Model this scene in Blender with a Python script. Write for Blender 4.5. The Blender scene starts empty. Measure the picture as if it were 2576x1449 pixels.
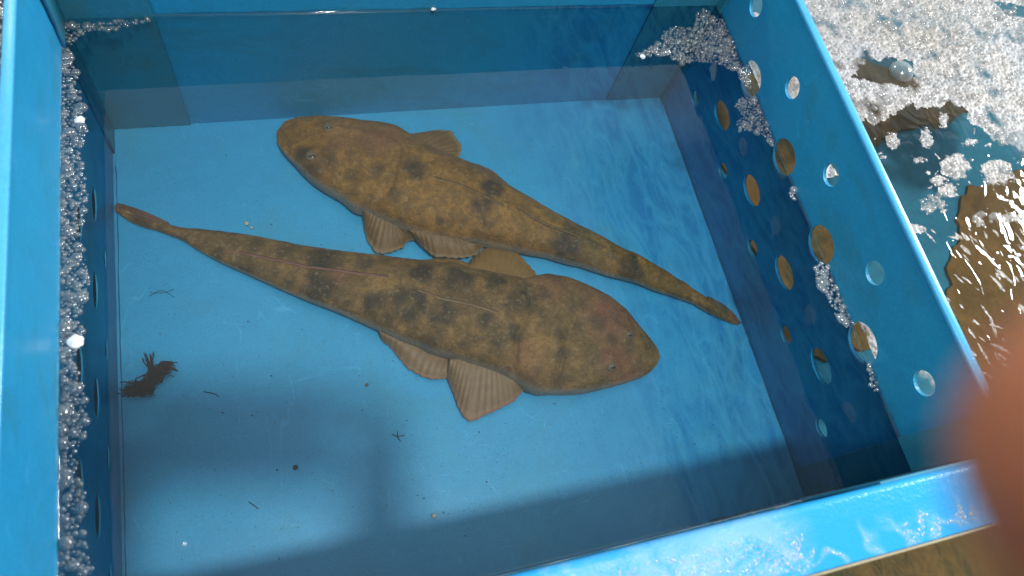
import bpy, bmesh, math, random
import numpy as np
from mathutils import Vector, Matrix, noise as mnoise
random.seed(7)
rng = np.random.default_rng(11)
scene = bpy.context.scene

# ------------------------------------------------------------------ camera
CAM = np.array([0.180355, 0.010496, 0.680599])
FPX = 1767.86            # focal length for a 2576 px wide frame
EUL = (0.4166707, -0.2022222, -0.2264755)
cd = bpy.data.cameras.new('camera'); cam = bpy.data.objects.new('camera', cd)
scene.collection.objects.link(cam); scene.camera = cam
cam.location = CAM
cam.rotation_mode = 'XYZ'; cam.rotation_euler = EUL
cd.sensor_width = 36; cd.lens = FPX / 2576 * 36
cd.clip_start = 0.002; cd.clip_end = 60
cd.dof.use_dof = True; cd.dof.focus_distance = 0.66; cd.dof.aperture_fstop = 5.6
RM = np.array(cam.rotation_euler.to_matrix())

# ------------------------------------------------------------------ world and lamps
w = bpy.data.worlds.new('World'); scene.world = w; w.use_nodes = True
nt = w.node_tree; nt.nodes.clear()
wo = nt.nodes.new('ShaderNodeOutputWorld'); bg = nt.nodes.new('ShaderNodeBackground')
bg.inputs[1].default_value = 0.80
# a dim hall ceiling: one lighter panel over the back of the tub, a darker half to the right
_tc = nt.nodes.new('ShaderNodeTexCoord'); _sp = nt.nodes.new('ShaderNodeSeparateXYZ'); nt.links.new(_tc.outputs['Generated'], _sp.inputs[0])
def _m(op, a, b, cl=False):
    q = nt.nodes.new('ShaderNodeMath'); q.operation = op; q.use_clamp = cl
    for i_, v_ in ((0, a), (1, b)):
        if isinstance(v_, (int, float)): q.inputs[i_].default_value = v_
        else: nt.links.new(v_, q.inputs[i_])
    return q.outputs[0]
_z = _m('MAXIMUM', _sp.outputs[2], .02); _u = _m('DIVIDE', _sp.outputs[0], _z); _v = _m('DIVIDE', _sp.outputs[1], _z)
_step = lambda x_, e_, w_: _m('MULTIPLY', _m('SUBTRACT', x_, e_), 1 / w_, True)
_panel = _m('MULTIPLY', _m('MULTIPLY', _step(_v, .60, .15), _step(_u, .045, .02)), _m('SUBTRACT', 1.0, _step(_v, 1.15, .3)))
_dark = _m('MULTIPLY', _step(_u, .465, .03), _m('SUBTRACT', 1.0, _step(_v, .62, .06)))
_up = _step(_sp.outputs[2], -.1, .3)
_f = _m('MULTIPLY', _m('ADD', _m('SUBTRACT', 1.0, _m('MULTIPLY', _dark, .5)), _m('MULTIPLY', _panel, .30)), _m('ADD', .45, _m('MULTIPLY', _up, .55)))
_c = nt.nodes.new('ShaderNodeMix'); _c.data_type = 'RGBA'; _c.blend_type = 'MULTIPLY'; _c.inputs[0].default_value = 1
_c.inputs[6].default_value = (0.74, 0.92, 0.95, 1); nt.links.new(_f, _c.inputs[7]); nt.links.new(_c.outputs[2], bg.inputs[0])
nt.links.new(bg.outputs[0], wo.inputs[0])

def lamp(name, loc, target, power, sx, sy, color, shape='RECTANGLE'):
    l = bpy.data.lights.new(name, 'AREA'); l.energy = power; l.shape = shape
    l.size = sx; l.size_y = sy; l.color = color
    o = bpy.data.objects.new(name, l); scene.collection.objects.link(o)
    o.location = loc
    o.rotation_euler = (Vector(target) - Vector(loc)).to_track_quat('-Z', 'Y').to_euler()
    return o
lamp('key_lamp', (0.41, -0.62, 2.9), (0.32, 0.25, 0), 47, 0.20, 0.20, (1.0, 0.95, 0.88), 'DISK')
lamp('side_lamp', (5.3, 1.2, 2.7), (0.3, 0.3, 0), 300, 0.9, 0.9, (0.93, 0.97, 1.0))
lamp('warm_lamp', (-0.7, 3.6, 1.9), (0.3, 0.3, 0), 16, 0.7, 0.12, (1.0, 0.62, 0.34))

lamp('tube_lamp', (-0.8, 4.2, 2.3), (0.3, 0.3, 0), 16, 0.9, 0.04, (1.0, 0.98, 0.95))

vs = scene.view_settings
vs.view_transform = 'Standard'; vs.look = 'None'; vs.gamma = 1; vs.exposure = 0.28
vs.use_curve_mapping = False
scene.render.engine = 'CYCLES'
scene.cycles.transparent_max_bounces = 24
scene.cycles.max_bounces = 8
scene.cycles.sample_clamp_indirect = 4
scene.cycles.caustics_reflective = False

# ------------------------------------------------------------------ helpers
W, L, HW, HR = 0.64, 0.516, 0.158, 0.2534
def at(px, py, z):
    d = RM @ np.array([(px - 1288) / FPX, -(py - 724.5) / FPX, -1.0])
    return CAM + d * ((z - CAM[2]) / d[2])
def c2(p): return (629 + p[0] * .3906, 251.6 + p[1] * .3906)
def c3(p): return (943.3 + p[0] * .3472, 628.9 + p[1] * .3472)
def c5(p): return (1698 + p[0] * .3472, 566 + p[1] * .3472)
def c8(p): return (188.7 + p[0] * .3662, 440.2 + p[1] * .3662)
def c4(p): return (1509.4 + p[0] * .4140, p[1] * .4140)
def local(x, y, z):          # camera-local metres -> world
    return CAM + RM @ np.array([x, y, z])

def obj(name, me, mat=None, parent=None, smooth=False):
    if isinstance(me, bmesh.types.BMesh):
        m = bpy.data.meshes.new(name); me.to_mesh(m); me.free(); me = m
    o = bpy.data.objects.new(name, me); scene.collection.objects.link(o)
    if mat: me.materials.append(mat)
    if smooth: me.shade_smooth()
    if parent: o.parent = parent
    return o
def empty(name, loc=(0, 0, 0)):
    o = bpy.data.objects.new(name, None); scene.collection.objects.link(o); o.location = loc
    o.empty_display_size = .02
    return o
def tag(o, label=None, cat=None, group=None, kind=None):
    if label: o['label'] = label
    if cat: o['category'] = cat
    if group: o['group'] = group
    if kind: o['kind'] = kind
    return o
def mesh_np(name, V, F):
    me = bpy.data.meshes.new(name)
    me.from_pydata([tuple(map(float, v)) for v in V], [], [tuple(map(int, f)) for f in F])
    me.update(); return me
def box(bm, x0, x1, y0, y1, z0, z1):
    vs_ = [bm.verts.new((x, y, z)) for z in (z0, z1) for x, y in ((x0, y0), (x1, y0), (x1, y1), (x0, y1))]
    for f in ((3, 2, 1, 0), (4, 5, 6, 7), (0, 1, 5, 4), (1, 2, 6, 5), (2, 3, 7, 6), (3, 0, 4, 7)):
        bm.faces.new([vs_[i] for i in f])
def bevel(bm, r, seg=3):
    bmesh.ops.bevel(bm, geom=bm.edges[:], offset=r, segments=seg, profile=.5, affect='EDGES')
def resample(pts, n):
    P = np.array(pts, float)
    s = np.concatenate([[0], np.cumsum(np.linalg.norm(np.diff(P, axis=0), axis=1))])
    t = np.linspace(0, s[-1], n)
    # smooth interpolation (Catmull-like through fine linear + box blur)
    Q = np.array([np.interp(t, s, P[:, k]) for k in range(P.shape[1])]).T
    for _ in range(2):
        Q[1:-1] = .25 * Q[:-2] + .5 * Q[1:-1] + .25 * Q[2:]
    return Q

# ------------------------------------------------------------------ materials
def mat(name):
    m = bpy.data.materials.new(name); m.use_nodes = True
    n = m.node_tree; n.nodes.clear()
    return m, n
class N:
    def __init__(s, nt): s.t = nt
    def add(s, typ, **kw):
        n = s.t.nodes.new(typ)
        for k, v in kw.items(): setattr(n, k, v)
        return n
    def link(s, a, b): s.t.links.new(a, b)
    def coord(s, scale=(1, 1, 1), kind='Object'):
        c = s.add('ShaderNodeTexCoord'); m = s.add('ShaderNodeMapping'); m.inputs['Scale'].default_value = scale
        s.link(c.outputs[kind], m.inputs[0]); return m.outputs[0]
    def noise(s, vec, scale, detail=4, rough=.55, dist=0):
        n = s.add('ShaderNodeTexNoise'); n.inputs['Scale'].default_value = scale
        n.inputs['Detail'].default_value = detail; n.inputs['Roughness'].default_value = rough
        n.inputs['Distortion'].default_value = dist
        s.link(vec, n.inputs['Vector']); return n.outputs['Fac']
    def ramp(s, fac, stops):
        r = s.add('ShaderNodeValToRGB'); e = r.color_ramp.elements
        while len(e) < len(stops): e.new(.5)
        for i, (p, c) in enumerate(stops):
            e[i].position = p; e[i].color = (c, c, c, 1) if not isinstance(c, tuple) else (*c, 1)
        s.link(fac, r.inputs[0]); return r.outputs[0]
    def mix(s, fac, a, b, blend='MIX'):
        m = s.add('ShaderNodeMix', data_type='RGBA', blend_type=blend)
        if isinstance(fac, (int, float)): m.inputs[0].default_value = fac
        else: s.link(fac, m.inputs[0])
        for i, v in ((6, a), (7, b)):
            if isinstance(v, tuple): m.inputs[i].default_value = (*v, 1)
            else: s.link(v, m.inputs[i])
        return m.outputs[2]
    def math(s, op, a, b=0.0, clamp=False):
        m = s.add('ShaderNodeMath', operation=op, use_clamp=clamp)
        for i, v in ((0, a), (1, b)):
            if isinstance(v, (int, float)): m.inputs[i].default_value = v
            else: s.link(v, m.inputs[i])
        return m.outputs[0]
    def attr(s, name):
        a = s.add('ShaderNodeAttribute', attribute_name=name); return a.outputs['Fac']
    def bump(s, h, strength, dist=.001):
        b = s.add('ShaderNodeBump'); b.inputs['Strength'].default_value = strength
        b.inputs['Distance'].default_value = dist; s.link(h, b.inputs['Height']); return b.outputs[0]
    def principled(s, color, rough=.5, normal=None, spec=.5, **kw):
        p = s.add('ShaderNodeBsdfPrincipled')
        if isinstance(color, tuple): p.inputs['Base Color'].default_value = (*color, 1)
        else: s.link(color, p.inputs['Base Color'])
        if isinstance(rough, (int, float)): p.inputs['Roughness'].default_value = rough
        else: s.link(rough, p.inputs['Roughness'])
        p.inputs['Specular IOR Level'].default_value = spec
        if normal: s.link(normal, p.inputs['Normal'])
        for k, v in kw.items(): p.inputs[k.replace('_', ' ')].default_value = v
        return p.outputs[0]
    def out(s, sh):
        o = s.add('ShaderNodeOutputMaterial'); s.link(sh, o.inputs[0])

def plastic(name, base, var, stain=None, rough=.38, speck=True, stain_amt=.6):
    m, t = mat(name); n = N(t); v = n.coord()
    a = n.noise(v, 5, 5, .6, .6); b = n.ramp(n.noise(v, 480, 2, .7), [(.35, 0.), (.65, 1.)])
    col = n.mix(n.ramp(a, [(.3, 0.), (.72, 1.)]), base, var)
    if stain:
        s_ = n.noise(n.coord((1, 1, 2)), 9, 6, .65, .8)
        col = n.mix(n.math('MULTIPLY', n.ramp(s_, [(.52, 0.), (.75, 1.)]), stain_amt), col, stain)
    if speck:
        k = n.noise(v, 320, 3, .75)
        col = n.mix(n.math('MULTIPLY', n.ramp(k, [(.62, 0.), (.72, 1.)]), .5), col, tuple(x * .45 for x in base))
    col = n.mix(n.math('MULTIPLY', b, .22), col, tuple(x * .55 for x in base))
    sc_ = n.noise(n.coord((1, .22, 1)), 11, 2, .5, 1.4); sc2 = n.noise(n.coord((.3, 1, 1)), 17, 2, .5, 1.8)
    hair = lambda q: n.ramp(q, [(.4965, 0.), (.5, 1.), (.5035, 0.)])
    brk = n.ramp(n.noise(v, 26, 3, .6), [(.50, 0.), (.60, 1.)])
    scr = n.math('MULTIPLY', n.math('MAXIMUM', hair(sc_), hair(sc2)), brk)
    col = n.mix(n.math('MULTIPLY', scr, .28), col, tuple(min(1, x * 1.5 + .08) for x in base))
    mot = n.ramp(n.noise(v, 60, 5, .75), [(.38, 0.), (.62, 1.)])
    col = n.mix(n.math('MULTIPLY', mot, .16), col, tuple(x * .55 for x in var))
    nb = n.bump(n.math('ADD', n.noise(v, 260, 3, .6), n.math('MULTIPLY', scr, -.5)), .2, .0006)
    r = n.ramp(n.noise(v, 14, 4), [(.3, rough - .08), (.7, rough + .12)])
    n.out(n.principled(col, r, nb)); return m
M = {}
M['wall'] = plastic('blue_sheet_plastic', (.014, .275, .54), (.022, .315, .54), (.035, .17, .18))
M['floor'] = plastic('blue_floor_plastic', (.032, .305, .56), (.042, .350, .61), (.06, .27, .30), stain_amt=.5)
M['bracket'] = plastic('teal_corner_plastic', (.020, .215, .37), (.032, .215, .29), (.05, .14, .11), stain_amt=.8)
M['rimedge'] = plastic('worn_plastic_edge', (.04, .34, .64), (.07, .40, .70), None, .3)
M['seam'] = plastic('dark_weld_seam', (.010, .10, .20), (.014, .13, .25), None, .5)

def flange_mat():
    m, t = mat('wet_blue_plastic_painted_glare'); n = N(t); v = n.coord()
    a = n.noise(n.coord((1, 1.6, 1)), 22, 6, .7, 1.2); g = n.noise(v, 900, 2, .7)
    # white glare and foam smears painted into the base colour
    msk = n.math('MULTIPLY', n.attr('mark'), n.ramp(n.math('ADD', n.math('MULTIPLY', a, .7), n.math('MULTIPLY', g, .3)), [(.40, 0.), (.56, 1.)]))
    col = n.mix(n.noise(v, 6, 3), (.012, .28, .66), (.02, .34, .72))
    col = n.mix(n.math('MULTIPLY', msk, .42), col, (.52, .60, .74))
    nb = n.bump(n.math('ADD', n.noise(v, 420, 3, .7), n.math('MULTIPLY', msk, .8)), .35, .0012)
    n.out(n.principled(col, .22, nb, spec=.6)); return m
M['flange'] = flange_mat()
def simple(name, c1, c2_, sc, rough=.6, bumps=.3, spec=.4, **kw):
    m, t = mat(name); n = N(t); v = n.coord()
    a = n.noise(v, sc, 6, .65, .5)
    f = n.noise(v, sc * 9, 3, .7)
    col = n.mix(n.ramp(a, [(.3, 0.), (.7, 1.)]), c1, c2_)
    col = n.mix(n.math('MULTIPLY', n.ramp(f, [(.4, 0.), (.7, 1.)]), .35), col, tuple(x * .5 for x in c1))
    n.out(n.principled(col, rough, n.bump(f, bumps, .001), spec, **kw)); return m
M['board'] = simple('wet_brown_plywood', (.15, .070, .014), (.33, .155, .035), 22, .5, .4)
M['mat'] = simple('shade_sheet_black', (.006, .010, .018), (.012, .018, .03), 30, .6, .3)  # near-black colour of the added sheet that stands in for shade
M['basin'] = simple('basin_blue_paint', (.03, .20, .32), (.045, .26, .38), 6, .5, .2)
M['weed'] = simple('brown_weed', (.03, .018, .018), (.09, .05, .04), 300, .7, .4)
M['debris'] = simple('dark_silt_specks', (.02, .05, .07), (.05, .06, .06), 300, .8, .2)
M['pale'] = simple('pale_shell_grit', (.45, .40, .32), (.6, .55, .45), 300, .6, .3)
M['white'] = simple('white_foam_plastic', (.85, .83, .82), (.9, .9, .9), 90, .5, .3)
M['skin'] = simple('skin', (.72, .25, .12), (.80, .30, .16), 60, .5, .15, .4, Subsurface_Weight=.35, Subsurface_Scale=.010)
M['shirt'] = simple('navy_cotton', (.02, .025, .05), (.03, .035, .06), 60, .85, .4)
M['phone'] = simple('black_plastic', (.02, .02, .022), (.03, .03, .03), 40, .35, .05)

def water_mat():
    m, t = mat('sea_water'); n = N(t)
    c = n.add('ShaderNodeTexCoord'); sep = n.add('ShaderNodeSeparateXYZ'); n.link(c.outputs['Object'], sep.inputs[0])
    x, y = sep.outputs[0], sep.outputs[1]
    v = n.coord((1, 1, 1))
    # rippled zones: outside the tub to the right, and the right third inside it
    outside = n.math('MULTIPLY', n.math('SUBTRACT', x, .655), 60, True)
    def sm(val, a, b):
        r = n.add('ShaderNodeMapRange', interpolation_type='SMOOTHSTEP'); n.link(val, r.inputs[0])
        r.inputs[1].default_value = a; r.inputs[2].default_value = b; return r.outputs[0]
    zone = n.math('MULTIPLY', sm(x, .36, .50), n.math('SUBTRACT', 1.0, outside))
    rip_in = n.noise(n.coord((1, 1, 1)), 9, 2, .5, .8)
    mp = n.add('ShaderNodeMapping'); mp.inputs['Rotation'].default_value = (0, 0, math.radians(16)); mp.inputs['Scale'].default_value = (1, .30, 1)
    n.link(c.outputs['Object'], mp.inputs[0])
    l1 = n.noise(mp.outputs[0], 50, 2, .45, .9); l2 = n.noise(mp.outputs[0], 92, 2, .5, .8)
    ridge = lambda q, k: n.math('SUBTRACT', 1.0, n.math('MULTIPLY', n.math('ABSOLUTE', n.math('SUBTRACT', q, .5)), k), True)
    line = n.math('MAXIMUM', ridge(l1, 7.0), n.math('MULTIPLY', ridge(l2, 9.0), .7))
    h = n.math('ADD', n.math('MULTIPLY', rip_in, .12), n.math('MULTIPLY', n.math('MULTIPLY', line, zone), .012))
    chop = n.noise(n.coord((1.6, 1, 1)), 22, 2, .5, 1.2)
    h = n.math('ADD', h, n.math('MULTIPLY', n.math('MULTIPLY', chop, outside), .34))
    nb = n.bump(h, .5, .006)
    # caustic streaks put into the tint: ripple lines clear, gaps between coloured darker
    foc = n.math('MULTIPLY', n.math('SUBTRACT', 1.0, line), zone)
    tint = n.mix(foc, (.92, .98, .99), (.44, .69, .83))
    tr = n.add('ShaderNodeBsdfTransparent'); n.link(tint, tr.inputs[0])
    gl = n.add('ShaderNodeBsdfGlossy'); gl.inputs['Roughness'].default_value = .03; n.link(nb, gl.inputs['Normal'])
    gl.inputs[0].default_value = (1, 1, 1, 1)
    fr = n.add('ShaderNodeFresnel'); fr.inputs[0].default_value = 1.40; n.link(nb, fr.inputs['Normal'])
    fac = n.math('MULTIPLY', fr.outputs[0], 1.0, True)
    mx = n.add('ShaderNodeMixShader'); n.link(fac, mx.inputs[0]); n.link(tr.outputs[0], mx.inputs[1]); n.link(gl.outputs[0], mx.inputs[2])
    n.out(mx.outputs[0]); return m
M['water'] = water_mat()

def bubble_mat(name, trans, col, spotty=False, shine=.16):
    m, t = mat(name); n = N(t)
    lw = n.add('ShaderNodeLayerWeight'); lw.inputs[0].default_value = .35
    d = n.principled(col, .12, None, .8)
    tr = n.add('ShaderNodeBsdfTransparent'); tr.inputs[0].default_value = (.93, .95, .96, 1)
    f = n.math('ADD', n.math('MULTIPLY', lw.outputs['Facing'], .55), 1 - trans, True)
    if spotty:
        f = n.math('MULTIPLY', f, n.ramp(n.noise(n.coord(), 55, 3, .6), [(.34, .45), (.55, 1.)]))
    mx = n.add('ShaderNodeMixShader'); n.link(f, mx.inputs[0]); n.link(tr.outputs[0], mx.inputs[1]); n.link(d, mx.inputs[2])
    g = n.add('ShaderNodeBsdfGlossy'); g.inputs['Roughness'].default_value = .16
    m2 = n.add('ShaderNodeMixShader'); m2.inputs[0].default_value = shine; n.link(mx.outputs[0], m2.inputs[1]); n.link(g.outputs[0], m2.inputs[2])
    n.out(m2.outputs[0]); return m
M['bubble'] = bubble_mat('grey_bubbles', .86, (.34, .32, .31), shine=.11)
M['clearbubble'] = bubble_mat('clear_bubbles', .8, (.5, .55, .58))
M['foam'] = bubble_mat('cream_foam_bubbles', .80, (.44, .39, .37), shine=.07)
def foam_sheet():
    m, t = mat('cream_foam_film'); n = N(t); v = n.coord()
    a = n.noise(v, 130, 3, .7); b = n.noise(v, 20, 4, .6, .5)
    vo = n.add('ShaderNodeTexVoronoi'); vo.inputs['Scale'].default_value = 230; n.link(v, vo.inputs['Vector'])
    cells = n.ramp(vo.outputs['Distance'], [(.14, .42), (.48, 1.)])
    cells = n.math('MAXIMUM', cells, n.ramp(a, [(.48, 0.), (.62, .9)]))
    f = n.math('MULTIPLY', cells, n.ramp(b, [(.26, .50), (.50, .95)]))
    f = n.math('MULTIPLY', f, n.attr('edge'))
    col = n.mix(n.ramp(n.noise(v, 9, 3), [(.35, 0.), (.65, 1.)]), (.31, .26, .225), (.36, .335, .345))
    d = n.principled(col, .5, n.bump(n.math('ADD', vo.outputs['Distance'], a), .7, .0012), .6)
    tr = n.add('ShaderNodeBsdfTransparent')
    mx = n.add('ShaderNodeMixShader'); n.link(f, mx.inputs[0]); n.link(tr.outputs[0], mx.inputs[1]); n.link(d, mx.inputs[2])
    n.out(mx.outputs[0]); return m
M['film'] = foam_sheet()

def fish_mat(name, base, light, dark, pinkc):
    m, t = mat(name); n = N(t); v = n.coord()
    a = n.noise(v, 28, 6, .7, .6); b = n.noise(v, 95, 5, .75, .3); c = n.noise(v, 420, 3, .8)
    col = n.mix(n.ramp(a, [(.36, 0.), (.62, 1.)]), base, light)
    col = n.mix(n.math('MULTIPLY', n.ramp(b, [(.44, 0.), (.58, 1.)]), .52), col, tuple(q * .52 for q in base))
    col = n.mix(n.attr('pink'), col, pinkc)
    bl = n.math('MULTIPLY', n.attr('blotch'), n.ramp(b, [(.3, .75), (.55, 1.)]))
    col = n.mix(n.math('MULTIPLY', bl, .86, True), col, dark)
    col = n.mix(n.math('MULTIPLY', n.attr('pale'), .8), col, (.30, .29, .26))
    col = n.mix(n.math('MULTIPLY', n.ramp(c, [(.48, 0.), (.66, 1.)]), .5), col, tuple(q * .45 for q in base))
    col = n.mix(n.math('MULTIPLY', n.ramp(n.noise(v, 230, 2, .6), [(.60, 0.), (.66, 1.)]), .2), col, (.42, .34, .2))
    hb = n.math('ADD', n.math('MULTIPLY', b, 1.0), n.math('MULTIPLY', c, .8))
    n.out(n.principled(col, .55, n.bump(hb, .7, .0018), .35)); return m
M['fishA'] = fish_mat('golden_brown_fish_skin', (.180, .080, .014), (.350, .160, .026), (.022, .013, .008), (.22, .085, .03))
M['fishB'] = fish_mat('olive_brown_fish_skin', (.150, .076, .020), (.320, .165, .050), (.022, .014, .008), (.25, .078, .04))
def fin_mat(name, c1, c2_, edge):
    m, t = mat(name); n = N(t); v = n.coord()
    r = n.attr('ray'); a = n.noise(v, 120, 4, .7)
    col = n.mix(n.ramp(a, [(.3, 0.), (.7, 1.)]), c1, c2_)
    col = n.mix(n.math('MULTIPLY', r, .16), col, tuple(q * .5 for q in c1))
    col = n.mix(n.ramp(n.attr('tip'), [(.86, 0.), (1., .8)]), col, edge)
    n.out(n.principled(col, .5, n.bump(n.math('ADD', n.math('MULTIPLY', r, .35), n.math('MULTIPLY', a, .4)), .4, .0010), .3)); return m
M['finA'] = fin_mat('brown_fin_membrane', (.135, .066, .018), (.20, .105, .034), (.30, .21, .12))
M['finB'] = fin_mat('tan_fin_membrane', (.19, .105, .05), (.25, .15, .078), (.36, .18, .13))
M['finU'] = fin_mat('ochre_fin_membrane', (.185, .092, .024), (.235, .125, .036), (.3, .15, .05))
M['pinkline'] = fin_mat('pinkish_back_line', (.20, .085, .06), (.25, .11, .08), (.25, .1, .08))
M['tailfin'] = fin_mat('dark_tail_membrane', (.12, .062, .035), (.17, .09, .055), (.2, .10, .07))
M['eye'] = simple('eye_black', (.01, .01, .01), (.02, .018, .015), 60, .15, .02, .7)
M['iris'] = simple('eye_gold_ring', (.14, .078, .03), (.22, .14, .075), 500, .5, .1, .6)

# ------------------------------------------------------------------ setting
def ragged(poly, amp=.0035, step=.002, fq=90, oc=4):
    Q = list(poly) + [poly[0]]; out = []
    for i in range(len(Q) - 1):
        a, b = np.array(Q[i]), np.array(Q[i + 1]); n_ = max(1, int(np.linalg.norm(b - a) / step))
        for k in range(n_):
            p = a + (b - a) * k / n_; v = Vector((p[0] * fq, p[1] * fq, 4.0)); v2 = Vector((p[0] * fq, p[1] * fq, 9.0))
            out.append((p[0] + amp * mnoise.fractal(v, 1.0, 2.0, oc), p[1] + amp * mnoise.fractal(v2, 1.0, 2.0, oc)))
    return out
def plane(name, x0, x1, y0, y1, z, m, hole=None):
    bm = bmesh.new()
    ov = [bm.verts.new(p) for p in ((x0, y0, z), (x1, y0, z), (x1, y1, z), (x0, y1, z))]
    es = [bm.edges.new((ov[i], ov[(i + 1) % 4])) for i in range(4)]
    if hole:
        a, b, c_, d = hole
        hv = [bm.verts.new(p) for p in ((a, c_, z), (b, c_, z), (b, d, z), (a, d, z))]
        es += [bm.edges.new((hv[i], hv[(i + 1) % 4])) for i in range(4)]
    bmesh.ops.triangle_fill(bm, use_beauty=True, edges=es)
    bmesh.ops.recalc_face_normals(bm, faces=bm.faces[:])
    for f in bm.faces:
        if f.normal.z < 0: f.normal_flip()
    return obj(name, bm, m)
ZB = -0.022
tag(plane('basin_floor', -3, 4, -3, 4, ZB, M['basin']), kind='structure')
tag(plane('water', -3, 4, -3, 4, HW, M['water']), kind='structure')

def meniscus():
    V, F = [], []
    def run(p, q, nrm):
        n_ = 60
        for i in range(n_ + 1):
            t_ = i / n_; b_ = np.array(p) * (1 - t_) + np.array(q) * t_
            h_ = .0022 + .0005 * math.sin(i * 1.3) + random.uniform(-.0002, .0002)
            for k in range(6):
                a_ = math.pi / 2 * k / 5
                V.append((b_[0] + nrm[0] * .0032 * (1 - math.cos(a_)), b_[1] + nrm[1] * .0032 * (1 - math.cos(a_)), HW + .0002 + h_ * (1 - math.sin(a_))))
        s0 = len(V) - (n_ + 1) * 6
        for i in range(n_):
            for k in range(5): a_ = s0 + i * 6 + k; F.append((a_, a_ + 1, a_ + 7, a_ + 6))
    run((-.003, L + .001, 0), (W + .002, L + .001, 0), (0, -1)); run((W + .0025, L, 0), (W + .0025, .003, 0), (-1, 0)); run((.0048, L, 0), (.0048, .003, 0), (1, 0)); run((-.003, .0025, 0), (W + .002, .0025, 0), (0, 1))
    o = obj('water_edge', mesh_np('water_edge', V, F), M['water'], bpy.data.objects['water'], True); return o
meniscus()
def board(name, poly, z0, z1, m, label):
    poly = ragged(poly, .014, .006, 34, 2)
    bm = bmesh.new()
    vv = [bm.verts.new((x, y, z0)) for x, y in poly]
    bmesh.ops.triangle_fill(bm, use_beauty=True, edges=[bm.edges.new((vv[i], vv[(i + 1) % len(vv)])) for i in range(len(vv))])
    bmesh.ops.recalc_face_normals(bm, faces=bm.faces[:])
    r = bmesh.ops.extrude_face_region(bm, geom=bm.faces[:])
    for v in r['geom']:
        if isinstance(v, bmesh.types.BMVert): v.co.z = z1
    bmesh.ops.recalc_face_normals(bm, faces=bm.faces[:])
    o = obj(name, bm, m); tag(o, label, 'board'); return o
board('plywood_board', [(.690, .150), (.83, .145), (.86, .56), (.716, .56)], ZB, ZB + .006, M['board'],
      'narrow brown board under water seen through the tub holes')
board('plywood_board', [(.93, .415), (.97, .43), (1.05, .45), (1.17, .475), (1.2, .50), (1.10, .52), (1.03, .56), (.95, .60), (.90, .60), (.89, .45)], ZB, ZB + .006, M['board'],
      'small brown board piece under the foam right of the tub')
board('plywood_board', [(1.5, .40), (1.20, .372), (1.06, .335), (1.01, .27), (.965, .21), (.93, .12), (.90, -.02), (.76, -.045), (.2, -.04), (-.2, -.3), (-.2, -1), (1.8, -1), (1.8, .4)], ZB, ZB + .005, M['board'],
      'large brown board under water in front of the tub, at lower right')

bm = bmesh.new(); box(bm, -.9, -.012, -.4, .9, ZB + .001, ZB + .008); bevel(bm, .002)  # dark sheet added so the left holes look onto shade
tag(obj('shade_sheet', bm, M['mat']), 'added dark sheet standing in for shade under the water left of the tub', 'mat')
# ------------------------------------------------------------------ the tub
tub = empty('fish_tub', (0, 0, ZB))
tag(tub, 'blue plastic fish tub with round holes in its side walls', 'fish tub')
def part(name, me, m, smooth=False, parent=None):
    o = obj(name, me, m, None, smooth); o.parent = parent or tub
    if (parent or tub) is tub: o.location = (0, 0, -ZB)
    return o
TH = .0035
def wall_with_holes(name, x, outward, y0, y1, z0, z1, holes):
    """vertical sheet in the y-z plane with elliptic holes, thickness TH away from the fish"""
    bm = bmesh.new(); es = []
    n_ = 24
    ov = [(y0, z0), (y1, z0), (y1, z1), (y0, z1)]
    vv = [bm.verts.new((x, a, b)) for a, b in ov]
    es += [bm.edges.new((vv[i], vv[(i + 1) % 4])) for i in range(4)]
    for hy, hz, ry, rz in holes:
        hv = [bm.verts.new((x, hy + ry * math.cos(2 * math.pi * k / n_), hz + rz * math.sin(2 * math.pi * k / n_))) for k in range(n_)]
        es += [bm.edges.new((hv[i], hv[(i + 1) % n_])) for i in range(n_)]
    bmesh.ops.triangle_fill(bm, use_beauty=True, edges=es)
    bmesh.ops.recalc_face_normals(bm, faces=bm.faces[:])
    for f in bm.faces:
        if f.normal.x * outward > 0: f.normal_flip()
    r = bmesh.ops.extrude_face_region(bm, geom=bm.faces[:])
    for v in r['geom']:
        if isinstance(v, bmesh.types.BMVert): v.co.x += outward * TH
    bmesh.ops.recalc_face_normals(bm, faces=bm.faces[:])
    return part(name, bm, M['wall'])
def bx(name, m, *a, bev=0, **k):
    bm = bmesh.new(); box(bm, *a)
    if bev: bevel(bm, bev)
    return part(name, bm, m, **k)
YB, YF = L + .0015, .002
RH = []
for y in (.466, .364, .266, .167, .068): RH.append((y, .207, .0108, .0105))
for y in (.413, .316, .218, .119): RH.append((y, .161, .0195, .0165))
for y in (.414, .316, .218, .117): RH.append((y, .0975, .0190, .0120))
for y in (.464, .362, .263, .162, .063): RH.append((y, .064, .0100, .0075))
wr = wall_with_holes('side_wall', W + .003, 1, -.004, YB + .006, -.008, HR, RH)
LH = []
for y in (.386, .300, .205, .111): LH.append((y, .068, .018, .0075))
for y in (.346, .257, .163, .068): LH.append((y, .036, .010, .0042))
for y in (.343, .217, .130, .055): LH.append((y, .112, .018, .008))
TH = .0012
wl = wall_with_holes('side_wall', -.004, -1, -.004, YB + .006, -.008, HR, LH)
TH = .005
bx('back_wall', M['wall'], -.004 + .0005, W + .0025, YB, YB + TH, -.008, HR)
bx('front_wall', M['wall'], -.004 + .0005, W + .0025, YF - TH, YF, -.008, HR - .004)
bx('base', M['floor'], -.0035, W + .0025, YF + .0003, YB - .0003, -.008, 0)
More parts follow.
